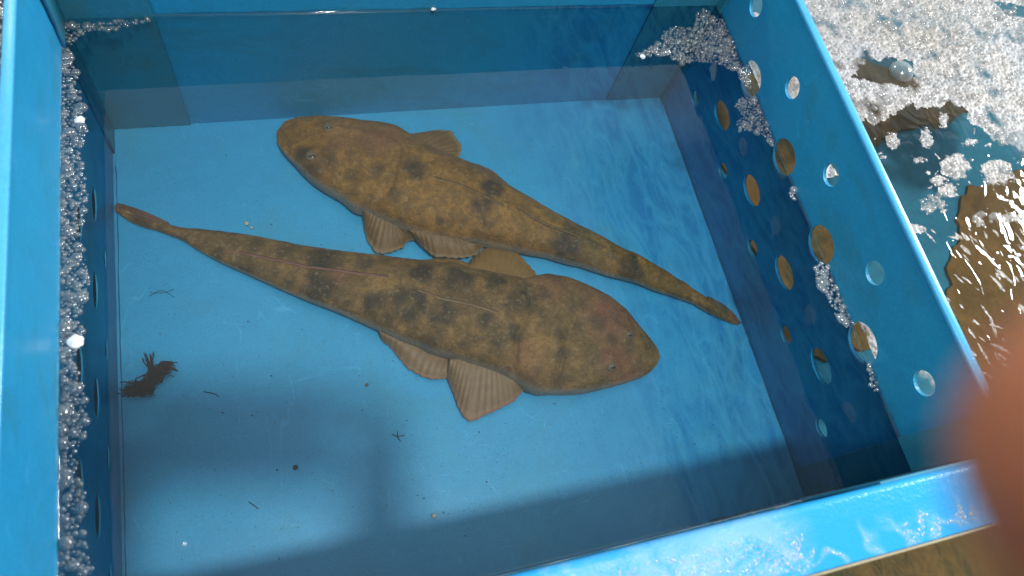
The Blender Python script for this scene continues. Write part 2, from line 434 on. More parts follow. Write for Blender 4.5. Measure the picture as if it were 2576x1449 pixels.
# worn pale top edges of the two side walls
def rim(x0, x1, y0, y1, z):
    bm = bmesh.new(); box(bm, x0, x1, y0, y1, z - .003, z + .0015); bevel(bm, .0012, 2)
    return part('rim', bm, M['rimedge'], True)
rim(W + .0022, W + .0098, -.004, YB + .004, HR + .001)
rim(-.0108, -.0032, -.004, YB + .004, HR + .001)
rim(-.003, W + .002, YB + .0005, YB + .007, HR + .001)
# folded lip along the front wall: a rolled top, then a slightly sloping flange
bm = bmesh.new(); prof = []
for k in range(9):
    a = math.pi / 2 * k / 8
    prof.append((YF + .001 - .005 + .005 * math.cos(a), HR - .003 + .005 * math.sin(a)))
prof += [(-.012, HR + .0018), (-.022, HR + .0010), (-.030, HR + .0002), (-.0385, HR - .0008)]
XS = np.linspace(-.06, W + .012, 90)
rows = []
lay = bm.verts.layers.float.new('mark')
def mark_at(x, y):  # strength of the painted glare and foam smears on the lip
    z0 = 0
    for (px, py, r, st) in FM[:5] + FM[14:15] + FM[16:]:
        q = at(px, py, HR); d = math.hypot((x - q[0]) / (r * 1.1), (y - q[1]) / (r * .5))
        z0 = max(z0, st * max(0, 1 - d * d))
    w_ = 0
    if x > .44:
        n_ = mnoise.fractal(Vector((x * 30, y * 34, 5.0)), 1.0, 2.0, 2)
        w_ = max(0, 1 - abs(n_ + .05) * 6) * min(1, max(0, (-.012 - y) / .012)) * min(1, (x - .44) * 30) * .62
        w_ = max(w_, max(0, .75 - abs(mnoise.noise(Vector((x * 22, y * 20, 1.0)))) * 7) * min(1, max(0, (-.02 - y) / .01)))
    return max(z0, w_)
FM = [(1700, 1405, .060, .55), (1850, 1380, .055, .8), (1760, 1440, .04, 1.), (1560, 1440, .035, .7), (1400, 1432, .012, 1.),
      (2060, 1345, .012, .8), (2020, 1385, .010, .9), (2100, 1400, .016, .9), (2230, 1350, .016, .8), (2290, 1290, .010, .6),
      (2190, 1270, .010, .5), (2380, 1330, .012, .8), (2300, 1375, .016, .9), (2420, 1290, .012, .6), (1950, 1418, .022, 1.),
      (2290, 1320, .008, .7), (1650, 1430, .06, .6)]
ys = [p[0] for p in prof]
prof2 = []
for i in range(len(prof) - 1):
    k = 1 if i < 8 else 8
    for j in range(k):
        t_ = j / k
        prof2.append((prof[i][0] * (1 - t_) + prof[i + 1][0] * t_, prof[i][1] * (1 - t_) + prof[i + 1][1] * t_))
prof2.append(prof[-1])
XS = np.linspace(-.06, W + .004, 700)
for x in XS:
    r = []
    for (y, z) in prof2:
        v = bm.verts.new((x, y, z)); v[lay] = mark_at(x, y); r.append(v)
    rows.append(r)
for i in range(len(rows) - 1):
    for j in range(len(prof2) - 1):
        bm.faces.new((rows[i][j], rows[i][j + 1], rows[i + 1][j + 1], rows[i + 1][j]))
bmesh.ops.recalc_face_normals(bm, faces=bm.faces[:])
if sum(f.normal.z for f in bm.faces) < 0:
    for f in bm.faces: f.normal_flip()
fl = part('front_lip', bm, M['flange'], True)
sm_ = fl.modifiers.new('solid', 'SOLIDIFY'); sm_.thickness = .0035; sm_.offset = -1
bx('lip_edge', simple('tan_dirty_edge', (.30, .24, .15), (.4, .33, .22), 80, .6), -.06, W + .004, -.0405, -.0387, HR - .0052, HR - .0002, bev=.0006)
# corner brackets: L-shaped strips welded inside three corners
def bracket(x_in, x_out, sx, y_in, y_out, sy):
    bm = bmesh.new(); t_ = .0025
    # along the back/front wall
    xa, xb = sorted((x_in, x_out)); ya = y_in - sy * t_
    box(bm, xa, xb, *sorted((y_in - sy * .0004, ya)), .0004, HR - .001)
    xs = x_in if sx > 0 else x_in
    box(bm, *sorted((x_in - sx * .0004, x_in - sx * t_)), *sorted((ya - sy * .0002, y_out)), .0004, HR - .001)
    bevel(bm, .0006, 2)
    return part('corner_bracket', bm, M['bracket'])
bracket(-.004, .0766, -1, YB, .4865, 1)
bracket(W + .003, W - .075, 1, YB, .503, 1)
bracket(W + .003, W - .11, 1, YF, .0335, -1)
bracket(-.004, .07, -1, YF, .03, -1)
# dark weld seams
def strip(pts, r, m, name='weld_seam'):
    return part(name, tube(pts, r), m, True)
def tube(pts, r, seg=6, closed=False):
    bm = bmesh.new(); P = [Vector(p) for p in pts]; rings = []
    for i, p in enumerate(P):
        d = (P[min(i + 1, len(P) - 1)] - P[max(i - 1, 0)]).normalized()
        u = d.cross(Vector((0, 0, 1)))
        if u.length < .1: u = d.cross(Vector((1, 0, 0)))
        u.normalize(); v_ = u.cross(d)
        rr = r(i / (len(P) - 1)) if callable(r) else r
        rings.append([bm.verts.new(p + (u * math.cos(a) + v_ * math.sin(a)) * rr) for a in [2 * math.pi * k / seg for k in range(seg)]])
    for i in range(len(rings) - 1):
        for k in range(seg):
            bm.faces.new((rings[i][k], rings[i][(k + 1) % seg], rings[i + 1][(k + 1) % seg], rings[i + 1][k]))
    for rg in (rings[0], rings[-1]):
        try: bm.faces.new(rg)
        except ValueError: pass
    bmesh.ops.recalc_face_normals(bm, faces=bm.faces[:])
    return bm
def wob(p, q, n_, a):
    out = []
    for i in range(n_):
        t_ = i / (n_ - 1)
        out.append([p[k] * (1 - t_) + q[k] * t_ + random.uniform(-a, a) for k in range(3)])
    return out
strip(wob((-.0025, .4862, 0), (-.0025, .4862, HR - .002), 26, .0006), lambda t_: .0010 + .0008 * random.random(), M['seam'])
strip(wob((-.001, .02, .0006), (-.001, .47, .0006), 40, .0004), lambda t_: .0003 + .0003 * random.random(), M['seam'])
strip(wob((W + .0022, .03, .0006), (W + .0022, .50, .0006), 40, .0004), lambda t_: .0003 + .0003 * random.random(), M['seam'])

# the left wall leans in a little
for o_ in [c_ for c_ in scene.objects if c_.parent is tub]:
    xs_ = [v.co.x for v in o_.data.vertices]
    if max(xs_) < .03:
        for v in o_.data.vertices: v.co.x += .0042 + .036 * max(v.co.z, 0) - .001
    elif min(xs_) < .001 and max(xs_) < .1:          # brackets of the left corners
        for v in o_.data.vertices:
            if v.co.x < .02: v.co.x += .0032 + .036 * max(v.co.z, 0)
# ------------------------------------------------------------------ fish
def spine_fish(parent, left_px, right_px, z_edge, tail_px, snout_px, hprof, material, blot, pink, skin_fn=None, headlen=.24, zoff=0.0, NS=420, NR=88):
    """loft between two outlines; s=0 at the tail, 1 at the snout"""
    T = at(*tail_px, z_edge); S = at(*snout_px, z_edge)
    ax = (S - T)[:2]; Ln = np.linalg.norm(ax); ax /= Ln; nx = np.array([-ax[1], ax[0]])
    def off(pts):
        P = np.array([at(*p, z_edge)[:2] for p in pts]) - T[:2]
        s = P @ ax / Ln; o = P @ nx
        k = np.argsort(s); return s[k], o[k]
    sl, ol = off(left_px); sr, orr = off(right_px)
    u = np.linspace(0, 1, NS); s = np.where(u < .8, u / .8 * .86, .86 + .14 * np.sin((u - .8) / .2 * math.pi / 2))
    a = np.interp(s, sl, ol); b = np.interp(s, sr, orr)
    def smooth(q, k=9):
        for _ in range(k):
            q[2:-2] = (q[1:-3] + 2 * q[2:-2] + q[3:-1]) / 4
        return q
    a = smooth(a); b = smooth(b)
    mid = (a + b) / 2; hw = np.abs(a - b) / 2
    rnd = np.sqrt(np.clip((1.0 - s) / .045, 0, 1)); 
    hs = np.interp(s, [p[0] for p in hprof], [p[1] for p in hprof]); hs = smooth(hs, 60)
    th = np.linspace(0, 2 * math.pi, NR, endpoint=False)
    V = np.zeros((NS, NR, 3)); cu = np.cos(th); sn = np.sin(th)
    for i in range(NS):
        flat = np.interp(s[i], [0, .55, .75, 1], [1.0, .95, .75, .7])
        ze = min(z_edge, hs[i] * .45)
        zt = hs[i] * (.35 + .65 * math.sqrt(max(0.02, min(1, (1.0 - s[i]) / .10))))
        up = np.sign(cu) * np.abs(cu) ** .9
        zt = max(zt, ze * 1.3)
        z = np.where(sn >= 0, ze + (zt - ze) * np.abs(sn) ** flat, ze * (1 - np.abs(sn) ** .6 * .92))
        o = mid[i] + hw[i] * up
        V[i, :, 0] = T[0] + ax[0] * s[i] * Ln + nx[0] * o
        V[i, :, 1] = T[1] + ax[1] * s[i] * Ln + nx[1] * o
        V[i, :, 2] = z + zoff
    flatV = V.reshape(-1, 3)
    uu = np.tile(np.sign(cu) * np.abs(cu) ** .9, (NS, 1)).reshape(-1)
    ss = np.repeat(s, NR); top = np.tile(sn > 0, (NS, 1)).reshape(-1)
    dz = np.zeros(len(flatV))
    if skin_fn is not None: dz = skin_fn(flatV, ss, uu, top)
    # fine relief from noise so that the skin is not a smooth loft
    nz = np.array([mnoise.fractal(Vector(p) * 60, 1.0, 2.0, 4) for p in flatV]) * .0011
    flatV[:, 2] += np.where(top, dz + nz, 0)
    F = []
    for i in range(NS - 1):
        for k in range(NR):
            k2 = (k + 1) % NR
            F.append((i * NR + k, i * NR + k2, (i + 1) * NR + k2, (i + 1) * NR + k))
    F.append(tuple(range(NR))); F.append(tuple((NS - 1) * NR + k for k in reversed(range(NR))))
    me = mesh_np('body', flatV, F)
    bmx = bmesh.new(); bmx.from_mesh(me); bmesh.ops.recalc_face_normals(bmx, faces=bmx.faces[:]); bmx.to_mesh(me); bmx.free()
    def spots(lst, soft):
        out = np.zeros(len(flatV))
        for (p, r, st) in lst:
            c_ = at(*p, .03); rr = r
            jit = np.array([0.0])
            d = np.hypot(flatV[:, 0] - c_[0], flatV[:, 1] - c_[1]) / rr
            out = np.maximum(out, st * np.clip(1.25 - d ** soft, 0, 1))
        return np.clip(out, 0, 1)
    warp = np.array([mnoise.noise(Vector(p) * 90) for p in flatV])
    bl = spots(blot, 2.0) * np.clip(1.0 + warp * .8, 0, 1.25)
    for nm, arr in (('blotch', np.clip(bl, 0, 1)), ('pink', spots(pink, 1.2)), ('pale', np.where(top, np.clip((np.abs(uu) - .93) / .06, 0, 1) * .7, 1.0))):
        at_ = me.attributes.new(nm, 'FLOAT', 'POINT'); at_.data.foreach_set('value', arr.astype(np.float32))
    o = obj('body', me, material, parent, True)
    return o
def fin(name, parent, root_px, tip_px, zr, zt, material, rays=12, n_=90, m_=18, smoothk=2, rough=.0006):
    R_ = resample([at(*p, zr) for p in root_px], n_); T_ = resample([at(*p, zt) for p in tip_px], n_)
    V = []; ray = []; tipa = []
    for i in range(n_):
        u = i / (n_ - 1)
        jag = (abs(math.sin(u * rays * math.pi + 2 * math.sin(u * 3))) - .5) * .0009 + .0012 * mnoise.noise(Vector((u * 9, zr * 99, len(root_px)))) + random.uniform(-.0002, .0002)
        for j in range(m_):
            t_ = j / (m_ - 1)
            tt = t_ * (1 + jag / max(.01, np.linalg.norm(T_[i] - R_[i])))
            p = R_[i] * (1 - tt) + T_[i] * tt
            p = p.copy(); p[2] += .00022 * math.sin(u * rays * 2 * math.pi + 2 * math.sin(u * 7)) * (.3 + t_) + .003 * math.sin(t_ * math.pi) + .0012 * math.sin(u * 5 + t_ * 3)
            V.append(p); ray.append(.5 + .5 * math.sin(u * rays * 2 * math.pi + 2 * math.sin(u * 7))); tipa.append(t_)
    nv = len(V); V2 = [v - np.array([0, 0, .0009]) for v in V]
    F = []
    for i in range(n_ - 1):
        for j in range(m_ - 1):
            a = i * m_ + j; F.append((a, a + 1, a + m_ + 1, a + m_)); F.append((nv + a, nv + a + m_, nv + a + m_ + 1, nv + a + 1))
    def rimf(a, b): F.append((a, b, nv + b, nv + a))
    for i in range(n_ - 1): rimf(i * m_ + m_ - 1, (i + 1) * m_ + m_ - 1); rimf((i + 1) * m_, i * m_)
    for j in range(m_ - 1): rimf(j, j + 1); rimf((n_ - 1) * m_ + j + 1, (n_ - 1) * m_ + j)
    me = mesh_np(name, V + V2, F)
    bmx = bmesh.new(); bmx.from_mesh(me); bmesh.ops.recalc_face_normals(bmx, faces=bmx.faces[:]); bmx.to_mesh(me); bmx.free()
    for nm, arr in (('ray', ray * 2), ('tip', tipa * 2)):
        at_ = me.attributes.new(nm, 'FLOAT', 'POINT'); at_.data.foreach_set('value', np.array(arr, np.float32))
    return obj(name, me, material, parent, True)
from mathutils.bvhtree import BVHTree
def surf(parent, x, y, dflt):
    b = [c_ for c_ in scene.objects if c_.parent is parent and c_.name.startswith('body')][0]
    if 'bvh' not in globals(): globals()['bvh'] = {}
    if b.name not in bvh: bvh[b.name] = BVHTree.FromPolygons([v.co.copy() for v in b.data.vertices], [tuple(p.vertices) for p in b.data.polygons])
    hit = bvh[b.name].ray_cast(Vector((x, y, .3)), Vector((0, 0, -1)))
    return hit[0].z if hit[0] else dflt
def blade(name, parent, pts_px, z, h, material, width=.0012):
    P = resample([at(*p, z) for p in pts_px], 60); V = []; ray = []
    for p in P: p[2] = surf(parent, p[0], p[1], z) - .0004
    for i, p in enumerate(P):
        t_ = i / 59; hh = h * (math.sin(math.pi * min(1, t_ * 1.0)) ** .5) * (1 + .25 * math.sin(t_ * 60))
        d = P[min(i + 1, 59)] - P[max(i - 1, 0)]; d /= np.linalg.norm(d); nrm = np.array([-d[1], d[0], 0])
        for q in (p - nrm * width, p - nrm * width * .3 + np.array([0, 0, hh]), p + nrm * width * 1.6 + np.array([0, 0, hh * .8]), p + nrm * width * 1.2):
            V.append(q); ray.append(.5 + .5 * math.sin(t_ * 60))
    F = []
    for i in range(59):
        for k in range(4):
            F.append((i * 4 + k, i * 4 + (k + 1) % 4, (i + 1) * 4 + (k + 1) % 4, (i + 1) * 4 + k))
    F.append((0, 1, 2, 3)); F.append((59 * 4 + 3, 59 * 4 + 2, 59 * 4 + 1, 59 * 4))
    me = mesh_np(name, V, F)
    for nm, arr in (('ray', ray), ('tip', [0] * len(V))):
        at_ = me.attributes.new(nm, 'FLOAT', 'POINT'); at_.data.foreach_set('value', np.array(arr, np.float32))
    return obj(name, me, material, parent, True)
def eye(parent, px, z, r):
    c_ = at(*px, z); c_[2] = surf(parent, c_[0], c_[1], z) - r * .28
    bm = bmesh.new(); bmesh.ops.create_uvsphere(bm, u_segments=24, v_segments=14, radius=r)
    for v in bm.verts: v.co.z *= .62
    bmesh.ops.translate(bm, verts=bm.verts, vec=c_)
    e = obj('eye', bm, M['iris'], parent, True)
    bm = bmesh.new(); bmesh.ops.create_uvsphere(bm, u_segments=20, v_segments=12, radius=r * .36)
    for v in bm.verts: v.co.z *= .4; v.co.x *= 1.5; v.co.y *= .7
    bmesh.ops.translate(bm, verts=bm.verts, vec=c_ + np.array([0, -r * .38, r * .50]))
    p = obj('pupil', bm, M['eye'], e, True)
    return e
def to(f, pts): return [f(p) for p in pts]
def relief(eyes, grooves, headfrom):
    def fn(V, s, u, top):
        dz = np.zeros(len(V))
        for (p, r, h) in eyes:                       # brow bulge round each eye
            c_ = at(*p, .035); d = np.hypot(V[:, 0] - c_[0], V[:, 1] - c_[1]) / r
            dz += h * np.exp(-d * d * 1.6) - h * .5 * np.exp(-(d * 2.4) ** 2)
        for (pts, wd, h) in grooves:                 # gill cover and head ridges
            P = resample([at(*p, .03)[:2] for p in pts], 40)
            dm = np.min(np.hypot(V[:, 0:1] - P[None, :, 0], V[:, 1:2] - P[None, :, 1]), axis=1)
            dz += h * np.exp(-(dm / wd) ** 2)
        return dz * 1.5
    return fn

# --- the upper fish, head to the left
fa = empty('flathead_fish', at(1280, 560, 0))
tag(fa, 'golden brown flathead fish with its head at the left, nearer the back wall', 'fish', 'flathead fish lying in the tub')
def child_at_world(parent):
    for o in list(scene.objects):
        if o.parent is parent: o.location = tuple(-Vector(parent.location))
# outlines (tail -> snout)
A_up = to(c5, [(485, 705), (470, 690), (400, 620), (300, 550), (150, 460), (0, 370)]) + to(c3, [(2250, 225), (2150, 165), (2040, 105), (1880, 20)]) \
    + to(c2, [(2400, 960), (2250, 880), (2100, 810), (1950, 735), (1800, 650), (1700, 595), (1600, 535), (1500, 475), (1400, 425), (1300, 392), (1180, 345), (1100, 300), (1040, 258), (990, 225), (930, 190), (850, 170), (700, 150), (560, 125), (420, 110), (300, 112), (230, 130), (190, 165), (172, 210)])
A_lo = to(c5, [(485, 705), (430, 695), (300, 640), (200, 590), (100, 540), (0, 505)]) + to(c3, [(2350, 385), (2180, 330), (2050, 290), (1900, 230), (1700, 185), (1500, 120)]) \
    + to(c2, [(2050, 1055), (1900, 1010), (1800, 995), (1700, 975), (1560, 950), (1460, 930), (1300, 925), (1150, 905), (1000, 860), (860, 800), (780, 765), (720, 735), (680, 728), (640, 700), (600, 660), (560, 635), (480, 590), (420, 550), (350, 490), (290, 420), (240, 370), (200, 320), (175, 270), (172, 210)])
A_bl = [(c2((1060, 500)), .016, .75), (c2((820, 490)), .010, .5), (c2((940, 640)), .009, .5), (c2((1550, 600)), .015, .95), (c2((1500, 710)), .016, .9),
        (c2((1520, 780)), .011, .6), (c2((1300, 650)), .008, .4), (c2((2040, 940)), .020, 1.), (c2((2060, 835)), .012, .7), (c2((2480, 1080)), .017, 1.), (c2((2475, 1010)), .009, .9),
        (c2((1215, 790)), .005, .6), (c2((650, 500)), .009, .5), (c2((500, 390)), .010, .6), (c2((330, 330)), .011, .6), (c2((400, 440)), .012, .5),
        (c3((1890, 140)), .015, 1.), (c3((2320, 340)), .010, .7), (c3((2420, 370)), .008, .6), (c3((2250, 280)), .007, .5), (c5((300, 590)), .010, .6), (c5((440, 680)), .008, .7),
        (c2((1180, 350)), .007, .35), (c2((900, 320)), .007, .35), (c2((1370, 800)), .006, .3), (c2((1750, 900)), .008, .35), (c2((760, 650)), .007, .35), (c2((2230, 930)), .008, .4)]
A_pk = [(c2((830, 270)), .03, .8), (c2((560, 250)), .03, .4), (c2((400, 450)), .02, .3)]
fn = relief([(c2((505, 160)), .012, .004), (c2((395, 345)), .014, .0045)],
            [([c2(p) for p in ((930, 235), (960, 400), (900, 600), (760, 720))], .003, -.0016),
             ([c2(p) for p in ((560, 190), (760, 250), (950, 330))], .003, .0018),
             ([c2(p) for p in ((460, 380), (640, 480), (800, 600))], .003, .0018),
             ([c2(p) for p in ((215, 300), (330, 430), (480, 560), (600, 640))], .0025, .0016),
             ([c2(p) for p in ((1000, 560), (1500, 660), (2000, 830), (2400, 990))], .003, .001)], .75)
spine_fish(fa, A_up, A_lo, .011, c5((485, 705)), c2((172, 210)),
           [(0, .006), (.06, .010), (.3, .024), (.55, .042), (.70, .048), (.80, .042), (.92, .030), (1, .022)], M['fishA'], A_bl, A_pk, fn)
fin('pectoral_fin', fa, to(c2, [(960, 225), (1000, 275), (1060, 310), (1150, 345), (1230, 380)]),
    to(c2, [(1030, 235), (1110, 205), (1210, 185), (1300, 195), (1320, 240), (1360, 290), (1355, 350), (1330, 380), (1280, 388)]), .014, .010, M['finA'], 13)
fin('pectoral_fin', fa, to(c2, [(718, 720), (760, 710), (820, 705), (880, 740), (930, 790), (1000, 850)]),
    to(c2, [(722, 745), (735, 830), (760, 910), (800, 972), (850, 990), (920, 975), (990, 950), (1005, 915), (1050, 905), (1078, 893)]), .020, .006, M['finA'], 14)
fin('pelvic_fin', fa, to(c2, [(1010, 835), (1100, 820), (1200, 850), (1350, 890), (1460, 928)]),
    to(c2, [(1060, 890), (1130, 960), (1210, 1015), (1260, 1005), (1330, 1017), (1400, 1015), (1460, 1000), (1470, 975), (1505, 958), (1500, 940)]), .022, .013, M['finA'], 12)
fin('pelvic_fin', fa, to(c2, [(1340, 420), (1450, 470), (1560, 540), (1690, 600)]),
    to(c2, [(1370, 398), (1430, 402), (1490, 415), (1560, 452), (1610, 497), (1665, 550)]), .012, .009, M['finA'], 10)
fin('tail_fin', fa, to(c5, [(235, 512), (228, 545), (222, 592)]), to(c5, [(440, 655), (492, 712), (430, 692)]), .0062, .0050, M['tailfin'], 7, 40, 24)
blade('dorsal_fin', fa, to(c2, [(1700, 735), (1900, 820), (2100, 880), (2300, 950)]), .0288, .0013, M['finA'])
blade('dorsal_fin', fa, to(c2, [(1130, 500), (1350, 560), (1560, 650), (1690, 700)]), .0420, .0013, M['finA'])
eye(fa, c2((508, 168)), .0345, .0062); eye(fa, c2((397, 345)), .0345, .0068)
child_at_world(fa)

# --- the lower fish, head to the right
fb = empty('flathead_fish', at(1200, 740, 0))
tag(fb, 'dark blotched flathead fish with its head at the right, tail towards the foam', 'fish', 'flathead fish lying in the tub')
B_up = to(c8, [(270, 208), (340, 195), (430, 230), (550, 285), (650, 320), (740, 345), (850, 350), (1000, 370), (1200, 400), (1400, 445), (1600, 490), (1800, 525), (2000, 550), (2200, 575), (2400, 590), (2576, 605)]) \
    + to(c3, [(350, 90), (500, 112), (700, 155), (900, 195), (1080, 235), (1150, 210), (1240, 193), (1400, 220), (1550, 280), (1680, 340), (1800, 430), (1900, 540), (1990, 640), (2050, 720), (2062, 775)])
B_lo = to(c8, [(270, 228), (350, 290), (450, 330), (550, 355), (650, 395), (740, 430), (790, 470), (900, 535), (1000, 590), (1100, 635), (1250, 705), (1400, 775), (1600, 865), (1800, 940), (2000, 1030), (2150, 1100), (2350, 1180), (2576, 1265)]) \
    + to(c3, [(200, 668), (400, 752), (550, 805), (700, 850), (850, 890), (950, 930), (1040, 985), (1100, 1030), (1200, 1058), (1270, 1047), (1380, 1052), (1500, 1045), (1650, 1010), (1800, 970), (1920, 930), (1990, 890), (2045, 830), (2062, 775)])
def B8(x, y, r, s): return (c8((x, y)), r, s)
def B3(x, y, r, s): return (c3((x, y)), r, s)
B_bl = [B8(850, 400, .010, .5), B8(960, 490, .008, .6), B8(1140, 580, .014, .8), B8(1230, 440, .011, .6), B8(1430, 500, .010, .6), B8(1470, 690, .008, .6), B8(1720, 570, .019, .9),
        B8(1990, 600, .011, .7), B8(1670, 750, .019, .95), B8(1850, 840, .012, .8), B8(2050, 880, .014, .9), B8(2370, 690, .013, .85), B8(2300, 900, .020, 1.), B8(2520, 980, .017, 1.), B8(700, 385, .008, .5),
        B8(1350, 640, .007, .4), B8(2170, 660, .007, .4), B8(1080, 420, .007, .4), B8(2480, 1140, .009, .5), B8(400, 250, .012, .6), B8(560, 320, .009, .5), B8(2140, 990, .008, .4),
        B3(130, 150, .007, .5), B3(330, 190, .016, .9), B3(590, 240, .018, 1.), B3(490, 500, .014, 1.), B3(860, 280, .014, .8), B3(1050, 370, .018, .8), B3(800, 560, .013, .75), B3(1000, 640, .010, .85),
        B3(400, 670, .010, .7), B3(880, 700, .010, .55), B3(1200, 350, .011, .5), B3(1420, 420, .012, .6), B3(1330, 650, .009, .6), B3(1590, 540, .012, .6), B3(1340, 780, .008, .7), B3(1180, 930, .009, .4),
        B3(2020, 640, .010, .4), B3(1840, 690, .009, .4), B3(1460, 600, .007, .5), B3(1140, 480, .008, .5), B3(960, 450, .010, .5), B3(720, 420, .008, .35), B3(1320, 960, .008, .35), B3(650, 700, .007, .4), B3(1700, 640, .007, .4)]
B_pk = [B3(1690, 480, .034, .75), B3(1250, 270, .028, .35), B3(1740, 800, .018, .85), B3(1880, 870, .022, .6), B3(1560, 330, .022, .45), B3(1100, 800, .02, .3), B8(1800, 690, .013, .5)]
fn = relief([(c3((1730, 815)), .013, .0045), (c3((1850, 600)), .012, .004)],
            [([c3(p) for p in ((1000, 230), (1120, 420), (1010, 650), (1000, 850), (1090, 1010))], .003, -.0018),
             ([c3(p) for p in ((1380, 700), (1320, 800), (1290, 950), (1290, 1040))], .0025, -.0016),
             ([c3(p) for p in ((1400, 700), (1340, 800), (1310, 950))], .0022, .0014),
             ([c3(p) for p in ((1060, 690), (1300, 700), (1550, 745), (1700, 790))], .003, .0018),
             ([c3(p) for p in ((1150, 400), (1400, 440), (1700, 540), (1850, 600))], .003, .0016),
             ([c3(p) for p in ((1700, 960), (1850, 900), (1990, 830))], .0025, -.0012)], .75)
spine_fish(fb, B_up, B_lo, .012, c8((268, 215)), c3((2062, 775)),
           [(0, .006), (.1, .009), (.3, .022), (.5, .038), (.66, .050), (.76, .048), (.9, .034), (1, .024)], M['fishB'], B_bl, B_pk, fn)
fin('pectoral_fin', fb, to(c3, [(545, 790), (640, 790), (760, 800), (900, 825), (990, 880)]),
    to(c3, [(515, 905), (560, 1020), (600, 1120), (640, 1210), (680, 1240), (760, 1215), (880, 1160), (1000, 1100), (1080, 1022)]), .020, .006, M['finB'], 15)
fin('pectoral_fin', fb, to(c3, [(660, 165), (800, 190), (950, 220), (1080, 242)]),
    to(c3, [(660, 110), (745, 20), (860, -50), (1000, 0), (1070, 60), (1120, 120), (1180, 188)]), .014, .0075, M['finU'], 13)
fin('pelvic_fin', fb, to(c3, [(30, 580), (200, 650), (400, 730), (560, 790)]),
    to(c3, [(32, 625), (60, 660), (130, 720), (190, 800), (250, 860), (330, 910), (400, 937), (515, 935)]), .011, .005, M['finB'], 11)
fin('pelvic_fin', fb, to(c2, [(1110, 1048), (1250, 1075), (1420, 1105)]),
    to(c2, [(1112, 1036), (1150, 1026), (1200, 1013), (1300, 1018), (1360, 1035), (1430, 1062)]), .012, .009, M['finU'], 9)
fin('tail_fin', fb, to(c8, [(645, 326), (640, 350), (635, 385)]), to(c8, [(300, 192), (268, 208), (272, 232), (310, 258)]), .0062, .0050, M['tailfin'], 7, 40, 24)
blade('dorsal_fin', fb, to(c8, [(1000, 480), (1300, 560), (1600, 640), (1900, 695), (2180, 745)]), .0237, .0013, M['pinkline'])
blade('dorsal_fin', fb, to(c3, [(300, 270), (480, 350), (680, 400), (900, 470)]), .0460, .0013, M['finB'])
eye(fb, c3((1722, 835)), .0375, .0058); eye(fb, c3((1850, 600)), .0365, .005)
child_at_world(fb)

# ------------------------------------------------------------------ foam and bubbles
def inside(poly, x, y):
    P = np.array(poly); n_ = len(P); c_ = np.zeros(len(x), bool); j = n_ - 1
    for i in range(n_):
        xi, yi = P[i]; xj, yj = P[j]
        with np.errstate(divide='ignore', invalid='ignore'):
            cond = ((yi > y) != (yj > y)) & (x < (xj - xi) * (y - yi) / (yj - yi) + xi)
        c_ ^= cond; j = i
    return c_
def bubbles(pts, rad, z, squash=.8, seg=8, rings=3):
    """one mesh of many little domes"""
    dome = []
    for k in range(rings):
        a = math.pi / 2 * k / rings
        for j in range(seg):
            b = 2 * math.pi * j / seg
            dome.append((math.cos(a) * math.cos(b), math.cos(a) * math.sin(b), math.sin(a) * squash))
    dome.append((0, 0, squash)); dome = np.array(dome); nd = len(dome)
    quads = [(k * seg + j, k * seg + (j + 1) % seg, (k + 1) * seg + (j + 1) % seg, (k + 1) * seg + j) for k in range(rings - 1) for j in range(seg)]
    tris = [((rings - 1) * seg + j, (rings - 1) * seg + (j + 1) % seg, nd - 1) for j in range(seg)]
    n_ = len(pts)
    V = (dome[None] * rad[:, None, None]) + np.concatenate([pts, z[:, None]], axis=1)[:, None, :]
    V = V.reshape(-1, 3)
    me = bpy.data.meshes.new('foam')
    off = (np.arange(n_) * nd)
    q = (np.array(quads)[None] + off[:, None, None]).reshape(-1, 4); t_ = (np.array(tris)[None] + off[:, None, None]).reshape(-1, 3)
    me.vertices.add(len(V)); me.vertices.foreach_set('co', V.astype(np.float32).reshape(-1))
    loops = np.concatenate([q.reshape(-1), t_.reshape(-1)])
    me.loops.add(len(loops)); me.loops.foreach_set('vertex_index', loops.astype(np.int32))
    st = np.concatenate([np.arange(len(q)) * 4, len(q) * 4 + np.arange(len(t_)) * 3])
    me.polygons.add(len(st)); me.polygons.foreach_set('loop_start', st.astype(np.int32))
    me.update(calc_edges=True); me.validate()
    me.shade_smooth()
    return me
def scatter(poly_world, r_mean, density=1.0, holes=(), keep=None):
    P = np.array(poly_world); x0, y0 = P.min(0); x1, y1 = P.max(0)
    st = r_mean * 2.0 / density
    gx, gy = np.meshgrid(np.arange(x0, x1, st), np.arange(y0, y1, st * .866))
    gx = gx + (np.arange(gx.shape[0]) % 2)[:, None] * st / 2
    x = gx.ravel() + rng.normal(0, st * .18, gx.size); y = gy.ravel() + rng.normal(0, st * .18, gx.size)
    m = inside(poly_world, x, y)
    for h in holes: m &= ~inside(h, x, y)
    if keep is not None:
        m &= keep(x, y)
    x, y = x[m], y[m]
    r = r_mean * np.exp(rng.normal(-.05, .42, len(x)))
    big = rng.random(len(x)) < .02; r[big] *= 1.8
    return np.stack([x, y], 1), r
def wpoly(pts, z=HW): return [tuple(at(*p, z)[:2]) for p in pts]
def nz2(x, y, sc, seed=0.0):
    return np.array([mnoise.fractal(Vector((a * sc, b * sc, seed)), 1.0, 2.0, 3) for a, b in zip(x, y)])
def foam_obj(name, poly, r, m, label, cat='foam', dens=1.0, keep=None, holes=(), thing=False, zvar=.0004):
    pts, rad = scatter(poly, r, dens, holes, keep)
    z = np.full(len(pts), HW - .0002) + rng.random(len(pts)) * zvar
    o = obj(name, bubbles(pts, rad, z), m)
    tag(o, label, cat, None, 'stuff'); return o
